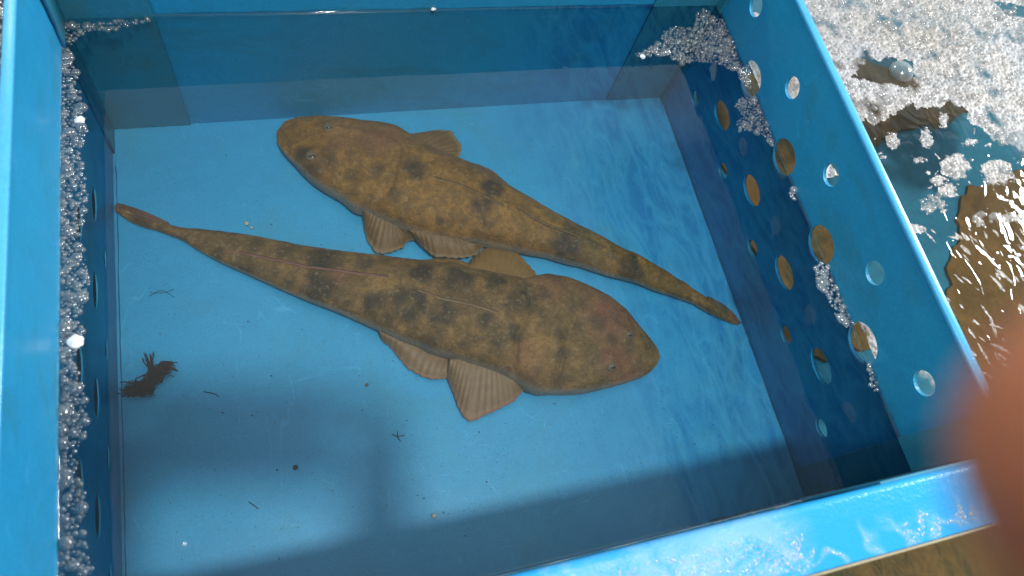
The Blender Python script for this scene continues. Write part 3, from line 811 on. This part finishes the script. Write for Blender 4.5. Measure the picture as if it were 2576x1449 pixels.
def film(poly, holes, label, step=.0016, z=HW + .0006, sc=34, name='foam_film'):
    polys = poly if isinstance(poly[0][0], (tuple, list, np.ndarray)) else [poly]
    P = np.array([q for pp in polys for q in pp]); x0, y0 = P.min(0); x1, y1 = P.max(0)
    xs = np.arange(x0, x1 + step, step); ys_ = np.arange(y0, y1 + step, step)
    gx, gy = np.meshgrid(xs, ys_); m = np.zeros(gx.size, bool)
    for pp in polys: m |= inside(pp, gx.ravel(), gy.ravel())
    m &= gx.ravel() > W + .0095
    for h in holes: m &= ~inside(h, gx.ravel(), gy.ravel())
    ny, nx_ = gx.shape
    hgt = nz2(gx.ravel(), gy.ravel(), 120, 2.)
    V = np.stack([gx.ravel(), gy.ravel(), z + .0009 * hgt], 1)
    mm = m.reshape(ny, nx_); F = []
    for j in range(ny - 1):
        for i in range(nx_ - 1):
            if mm[j, i] and mm[j, i + 1] and mm[j + 1, i] and mm[j + 1, i + 1]:
                a = j * nx_ + i; F.append((a, a + 1, a + nx_ + 1, a + nx_))
    me = mesh_np(name, V, F)
    e = np.clip(nz2(gx.ravel(), gy.ravel(), sc, 7.) * 1.6 + 1.25, 0, 1)
    at_ = me.attributes.new('edge', 'FLOAT', 'POINT'); at_.data.foreach_set('value', e.astype(np.float32))
    o = obj(name, me, M['film'], None, True); tag(o, label, 'foam', None, 'stuff'); return o
# inside, along the left wall
strip_px = [(152, 118), (172, 122), (188, 160), (200, 230), (210, 290), (222, 345), (200, 385), (212, 430), (222, 500), (208, 560), (200, 600), (222, 680), (224, 740), (196, 800), (214, 845), (190, 900), (205, 950), (222, 1010), (216, 1080), (196, 1130), (190, 1200), (222, 1260), (206, 1330), (226, 1400), (232, 1452), (145, 1452), (148, 1300), (150, 900), (150, 500)]
foam_obj('foam', wpoly(strip_px), .0017, M['bubble'], 'long strip of grey bubbles floating along the left wall')
foam_obj('foam', wpoly([(160, 55), (200, 60), (230, 62), (300, 52), (380, 45), (372, 56), (330, 66), (290, 78), (225, 78), (200, 90), (185, 112), (172, 118), (162, 90)]), .0017, M['bubble'],
         'small string of bubbles in the back left corner of the tub')
foam_obj('foam', wpoly(to(c4, [(200, 330), (260, 310), (380, 250), (370, 200), (450, 160), (560, 175), (590, 70), (640, 50), (700, 110), (745, 110), (800, 230), (850, 380), (900, 370), (920, 560), (860, 500), (820, 430), (700, 385), (560, 375), (480, 395), (430, 345), (330, 335), (240, 350)])), .0016, M['bubble'],
         'triangular raft of grey bubbles in the back right corner of the tub')
foam_obj('foam', wpoly(to(c4, [(850, 600), (940, 590), (1000, 700), (1060, 880), (1030, 885), (990, 830), (920, 790), (830, 800), (830, 740), (860, 700), (820, 650)])), .0015, M['bubble'],
         'bubble patch on the waterline between the first two big holes')
foam_obj('foam', wpoly(to(c5, [(1020, 270), (1110, 285), (1200, 480), (1300, 720), (1230, 760), (1160, 650), (1090, 520), (1020, 400)])), .0020, M['clearbubble'],
         'run of clear bubbles on the waterline between the lower big holes')
foam_obj('foam', wpoly(to(c5, [(1390, 1000), (1420, 1010), (1470, 1110), (1490, 1210), (1450, 1220), (1395, 1165), (1420, 1120)])), .0017, M['clearbubble'],
         'last short run of bubbles on the waterline near the front corner')
foam_obj('foam', wpoly(to(c4, [(1150, 1170), (1180, 1150), (1200, 1200), (1170, 1225)])), .0018, M['clearbubble'], 'tiny bubble cluster on the waterline between two big holes')
foam_obj('foam', wpoly([(452, 1362), (465, 1355), (482, 1352), (480, 1375), (460, 1380)]), .0022, M['clearbubble'], 'tiny floating cluster of clear bubbles at lower left of the tub')
# outside left, sparse dark water with bubbles
foam_obj('foam', [(-.09, -.02), (-.0125, -.02), (-.0125, .62), (-.13, .62)], .0019, M['clearbubble'], 'scattered bubbles on the dark water left of the tub', dens=.8,
         keep=lambda x, y: nz2(x, y, 30, 3.) > -.05)
# outside right, the big raft
raft_px = [(1985, -60), (2700, -60), (2700, 420), (2560, 372), (2500, 362), (2470, 330), (2430, 300), (2440, 275), (2390, 262), (2330, 285), (2290, 262), (2250, 290), (2200, 310), (2150, 305), (2050, 100)]
raft = ragged(wpoly(raft_px), .007)
hole1 = ragged(wpoly([(2160, 165), (2230, 150), (2290, 158), (2300, 195), (2270, 215), (2200, 205), (2150, 200)]), .006)
hole2 = wpoly([(2500, 5), (2540, 10), (2576, 20), (2576, 45), (2530, 35)])
def raft_keep(x, y): return nz2(x, y, 34, 7.) > -.42
foam_obj('foam', raft, .0021, M['foam'], 'big raft of cream foam bubbles covering the water at top right', holes=(hole1,), keep=lambda x, y: rng.random(len(x)) < .22, dens=1.0)
film(raft, (hole1, hole2), 'cream foam film between the bubbles of the top right raft')
# separate clumps drifting on the water to the right
def blob(cx, cy, rx, ry, n_=18, rot=0.0, jag=.22):
    out = []
    for k in range(n_):
        a = 2 * math.pi * k / n_; rr = 1 + random.uniform(-jag, jag)
        x, y = rx * rr * math.cos(a), ry * rr * math.sin(a)
        out.append((cx + x * math.cos(rot) - y * math.sin(rot), cy + x * math.sin(rot) + y * math.cos(rot)))
    return out
CL = [((2245, 355), 24, 30, 'oval foam clump nearest the tub rim below the brown patch'), ((2330, 350), 20, 32, 'oval foam clump standing second in the blue water gap'),
      ((2372, 305), 14, 26, 'slim foam clump just under the edge of the big raft'), ((2400, 418), 46, 42, 'largest round foam clump in the blue water'),
      ((2510, 435), 50, 42, 'wide foam clump beside the big bubble at the right edge'), ((2360, 455), 26, 20, 'small foam clump left of the largest round one'),
      ((2385, 480), 30, 24, 'foam clump just below the largest round one'), ((2345, 515), 42, 26, 'curled foam clump in the middle of the blue water'),
      ((2310, 405), 20, 12, 'little foam clump between the oval ones and the largest'), ((2300, 575), 40, 14, 'long foam streak touching the tub rim halfway down'),
      ((2530, 550), 55, 16, 'long foam streak over the large brown board'), ((2285, 650), 22, 30, 'pinkish foam clump against the rim beside the lower holes'),
      ((2460, 555), 20, 22, 'small foam clump at the edge of the brown board'), ((2440, 360), 26, 10, 'thin foam clump under the raft at the right')]
for (c_, rx, ry, lab) in CL:
    pl = ragged(wpoly(blob(c_[0], c_[1], rx * .78, ry * .78, rot=random.uniform(-.3, .5))), .003)
    g = film(pl, (), lab, step=.0012, z=HW + .0008, name='foam_clump'); g['category'] = 'foam clump'; g['group'] = 'foam clumps drifting right of the tub'
    del g['kind']
CP = []
for (c_, rx, ry, lab) in CL: CP.append(wpoly(blob(c_[0], c_[1], rx * .85, ry * .85)))
pp_, rr_ = [], []
for q_ in CP:
    a_, b_ = scatter(q_, .0018, .75); pp_.append(a_); rr_.append(b_)
pp_ = np.concatenate(pp_); rr_ = np.concatenate(rr_)
o = obj('foam', bubbles(pp_, rr_, np.full(len(pp_), HW + .0004), .7), M['foam']); tag(o, 'clear bubbles sitting in the drifting foam clumps', 'foam', None, 'stuff')
# small bits and streaks of foam, too many to count
SP = []
for _ in range(120):
    y = random.uniform(560, 1140) if random.random() < .75 else random.uniform(330, 560)
    x = random.uniform(2016 + .475 * y, 2630)
    low = y > 540
    SP.append(wpoly(blob(x, y, random.uniform(5, 26) * (1.3 if low else .5), random.uniform(2, 6), 12, math.radians(random.gauss(46, 14)) if low else random.uniform(0, 3), .35)))
film(SP, (), 'thin torn foam streaks on the rippled water at right', step=.0009, z=HW + .0003, name='foam')
# foam lying against the outside of the perforated wall, seen through its holes
film([[(.651, .355), (.70, .36), (.72, .42), (.71, .50), (.651, .51)], [(.651, .035), (.72, .03), (.745, .10), (.70, .15), (.651, .145)], [(.66, .285), (.70, .29), (.69, .33), (.66, .325)]], (),
     'cream foam pressed against the outside of the perforated wall', step=.0016, name='foam')
# a few large clear bubbles
def big_bubble(px, r, label):
    c_ = at(*px, HW)
    me = bubbles(np.array([c_[:2]]), np.array([r]), np.array([HW]), .75, 32, 12)
    o = obj('bubble', me, M['bigb']); tag(o, label, 'bubble', 'large bubbles floating in the tub water'); return o
M['bigb'] = bubble_mat('thin_bubble', .96, (.6, .62, .64))
big_bubble((2576, 370), .020, 'very large clear bubble at the right edge beside the raft')
big_bubble((2265, 182), .014, 'large clear bubble in the brown gap of the raft')

# white bits caught in the left foam strip
def chip(px, r, label, m='white', name='foam_chip', cat='foam chip', z=HW + .001):
    bm = bmesh.new(); bmesh.ops.create_icosphere(bm, subdivisions=3, radius=r)
    for v in bm.verts:
        k = 1 + .35 * mnoise.noise(v.co * (1.6 / r) + Vector((px[0], px[1], 0)))
        v.co *= k; v.co.z *= .55
    bmesh.ops.translate(bm, verts=bm.verts, vec=Vector(at(*px, z)))
    o = obj(name, bm, M[m], None, True); tag(o, label, cat); return o
chip((200, 302), .0036, 'upper white chip caught at the edge of the left foam strip')
chip((189, 860), .0052, 'lower white chip lying in the left foam strip')
chip((1617, 142), .0028, 'bright white chip at the tip of the back right foam raft')
chip((1090, 22), .0026, 'white chip on the waterline of the back wall')

# ------------------------------------------------------------------ bits on the bottom
def weed():
    bm_all = bmesh.new()
    c_ = at(372, 958, .004)
    segs = [((312, 985), (345, 990), (375, 985)), ((345, 990), (390, 960), (420, 925)), ((375, 985), (385, 940), (372, 900)), ((385, 955), (400, 930), (425, 935)), ((320, 975), (350, 965), (380, 950)), ((390, 940), (410, 915), (428, 918))]
    for i in range(150):
        s = random.choice(segs); n_ = 9; j = lambda a: random.gauss(0, a)
        P = resample([at(p[0] + j(8), p[1] + j(7), .002 + random.random() * .007) for p in s], n_)
        t0 = tube([p + rng.normal(0, .0006, 3) for p in P], random.uniform(.00018, .0006), 5)
        me = bpy.data.meshes.new('t'); t0.to_mesh(me); t0.free(); bm_all.from_mesh(me); bpy.data.meshes.remove(me)
    for i in range(34):
        t_ = random.random(); q = (318 + 65 * t_ + random.gauss(0, 5), 985 - 6 * t_ + random.gauss(0, 5)) if random.random() < .6 else (395 + random.gauss(0, 8), 950 + random.gauss(0, 10))
        r = bmesh.ops.create_icosphere(bm_all, subdivisions=1, radius=random.uniform(.0012, .0026))
        for v in r['verts']: v.co.z *= .6; v.co += Vector(rng.normal(0, .0004, 3))
        bmesh.ops.translate(bm_all, verts=r['verts'], vec=Vector(at(*q, .004)))
    o = obj('seaweed_clump', bm_all, M['weed']); tag(o, 'dark tangled weed clump on the tub floor at left', 'seaweed')
weed()
def twig(pts, r, label, m='debris'):
    P = resample([at(*p, .0012) for p in pts], 14)
    o = obj('weed_thread', tube([p for p in P], r, 5), M[m], None, True); tag(o, label, 'weed thread', 'thin threads lying on the tub floor'); return o
twig([(378, 735), (400, 738), (425, 733), (438, 726)], .00022, 'short curved thread below the lower fish tail')
twig([(375, 745), (405, 728), (420, 735), (438, 748)], .00022, 'forked thread below the lower fish, nearest the left wall')
twig([(985, 1092), (1000, 1098), (1018, 1095)], .0004, 'dark barbed thread below the tan pectoral fin')
twig([(1000, 1085), (1000, 1100), (1008, 1110)], .0004, 'small upright thread crossing the barbed one')
twig([(512, 985), (540, 990), (552, 998)], .0004, 'brown thread right of the weed clump')
twig([(625, 1262), (640, 1272), (650, 1280)], .0004, 'brown thread near the front of the tub floor')
def grit():
    pts, rad = [], []
    for _ in range(1500):
        x = random.uniform(.02, W - .02); y = random.uniform(.04, L - .03)
        pts.append((x, y)); rad.append(random.uniform(.0002, .0005) * (1.9 if random.random() < .06 else 1))
    o = obj('silt', bubbles(np.array(pts), np.array(rad), np.full(len(pts), .0003), .5, 5, 2), M['debris']); tag(o, 'tiny dark silt specks scattered over the tub floor', 'silt', None, 'stuff')
grit()
chip((620, 562), .0022, 'pale shell crumb above the lower fish tail', 'pale', 'shell_crumb', 'shell crumb', .002)
chip((633, 572), .0014, 'smaller pale crumb beside the shell crumb above the tail', 'pale', 'shell_crumb', 'shell crumb', .002)
chip((923, 968), .0015, 'reddish crumb on the floor left of the tan pectoral fin', 'board', 'shell_crumb', 'shell crumb', .002)
chip((743, 1176), .0022, 'dark brown crumb on the tub floor near the front', 'weed', 'shell_crumb', 'shell crumb', .002)
chip((1092, 1298), .0022, 'pale brown crumb at the front of the tub floor', 'pale', 'shell_crumb', 'shell crumb', .002)

# droplets on the front lip
pts, rad = [], []
for _ in range(2600):
    cx_, cy_, r_, s_ = random.choice(FM); q = at(cx_, cy_, HR)
    x = q[0] + random.gauss(0, r_ * .6); y = q[1] + random.gauss(0, r_ * .3)
    if -.037 < y < -.008 and -.05 < x < W and mark_at(x, y) > .3: pts.append((x, y)); rad.append(random.uniform(.0003, .0009))
pts = np.array(pts); zz = np.interp(-pts[:, 1], [.006, .012, .022, .0385], [HR + .002, HR + .0018, HR + .001, HR - .0008])
M['drop'] = bubble_mat('water_drops', .75, (.75, .78, .8))
o = obj('water_drops', bubbles(pts, np.array(rad), zz, .6, 6, 2), M['drop']); tag(o, 'fine water drops and spray on the front lip of the tub', 'water drops', None, 'stuff')

# ------------------------------------------------------------------ photographer: arms, hands and the phone
def skin_obj(name, verts, edges, radii, material, parent=None, sub=2):
    me = bpy.data.meshes.new(name); me.from_pydata([tuple(v) for v in verts], edges, [])
    o = bpy.data.objects.new(name, me); scene.collection.objects.link(o)
    sk = o.modifiers.new('skin', 'SKIN'); sk.use_smooth_shade = True
    for i, r in enumerate(radii):
        me.skin_vertices[0].data[i].radius = (r, r)
    me.skin_vertices[0].data[0].use_root = True
    ss = o.modifiers.new('sub', 'SUBSURF'); ss.levels = sub; ss.render_levels = sub
    me.materials.append(material)
    if parent: o.parent = parent
    return o
V, E_, Rr = [], [], []
def vtx(p, r, prev=None):
    V.append(np.array(p, float)); Rr.append(r); i = len(V) - 1
    if prev is not None: E_.append((prev, i))
    return i
pel = vtx((.10, -.56, .05), .13)
ch = vtx((.10, -.55, .38), .13, pel); nk = vtx((.10, -.52, .60), .05, ch); nk2 = vtx((.10, -.49, .68), .05, nk)
hd = vtx((.10, -.46, .77), .082, nk2); hd2 = vtx((.10, -.45, .86), .075, hd)
def hand(side, shoulder, elbow, wrist, palm, fingers, thumb):
    s = vtx(shoulder, .06, ch); e = vtx(elbow, .042, s); w_ = vtx(wrist, .026, e); p = vtx(palm, .024, w_)
    for f in fingers:
        prev = p
        for k, q in enumerate(f): prev = vtx(q, (.0105, .0108, .0112, .0112)[min(k, 3)], prev)
    prev = w_
    for k, q in enumerate(thumb): prev = vtx(q, (.013, .0105, .009)[min(k, 2)], prev)
# right hand, index finger hooked across the lens side
lc = local
hand(1, (.30, -.50, .52), (.27, -.33, .49), lc(.100, -.092, .036), lc(.098, -.040, .010),
     [[lc(.098, -.012, -.022), lc(.070, -.0075, -.036), lc(.043, -.0092, -.039), lc(.0240, -.0105, -.037)],
      [lc(.096, -.036, -.024), lc(.076, -.036, -.038), lc(.058, -.040, -.030)],
      [lc(.094, -.056, -.018), lc(.074, -.060, -.028), lc(.060, -.062, -.018)],
      [lc(.090, -.072, -.008), lc(.074, -.080, -.014), lc(.064, -.082, -.004)]],
     [lc(.105, -.045, .035), lc(.075, -.030, .030), lc(.050, -.020, .024)])
hand(-1, (-.08, -.52, .50), (.02, -.35, .49), lc(-.082, -.112, .045), lc(-.098, -.052, .014),
     [[lc(-.110, -.005, -.012), lc(-.090, .010, -.020), lc(-.070, .006, -.012)],
      [lc(-.108, -.030, -.018), lc(-.086, -.025, -.022), lc(-.066, -.026, -.010)],
      [lc(-.104, -.055, -.014), lc(-.082, -.052, -.016), lc(-.068, -.052, -.006)],
      [lc(-.100, -.075, -.006), lc(-.082, -.074, -.008), lc(-.072, -.074, .000)]],
     [lc(-.100, -.040, .035), lc(-.075, -.025, .028), lc(-.055, -.018, .024)])
pr = skin_obj('person', V, E_, Rr, M['skin'])
tag(pr, 'person whose blurred fingertip reaches in at the right edge', 'person')
V2 = [(.10, -.56, .02), (.10, -.55, .38), (.10, -.53, .56), (.30, -.50, .52), (.278, -.40, .50), (-.10, -.50, .52), (-.005, -.41, .500)]
sh = skin_obj('shirt', V2, [(0, 1), (1, 2), (1, 3), (3, 4), (1, 5), (5, 6)], [.15, .15, .07, .075, .062, .075, .062], M['shirt'], pr)
bm = bmesh.new(); box(bm, -.070, .062, -.062, .014, .0035, .0115); bevel(bm, .002, 3)
for v in bm.verts: v.co = Vector(local(*v.co))
ph = obj('camera_phone', bm, M['phone']); tag(ph, 'slim black phone held over the tub in both hands', 'phone')
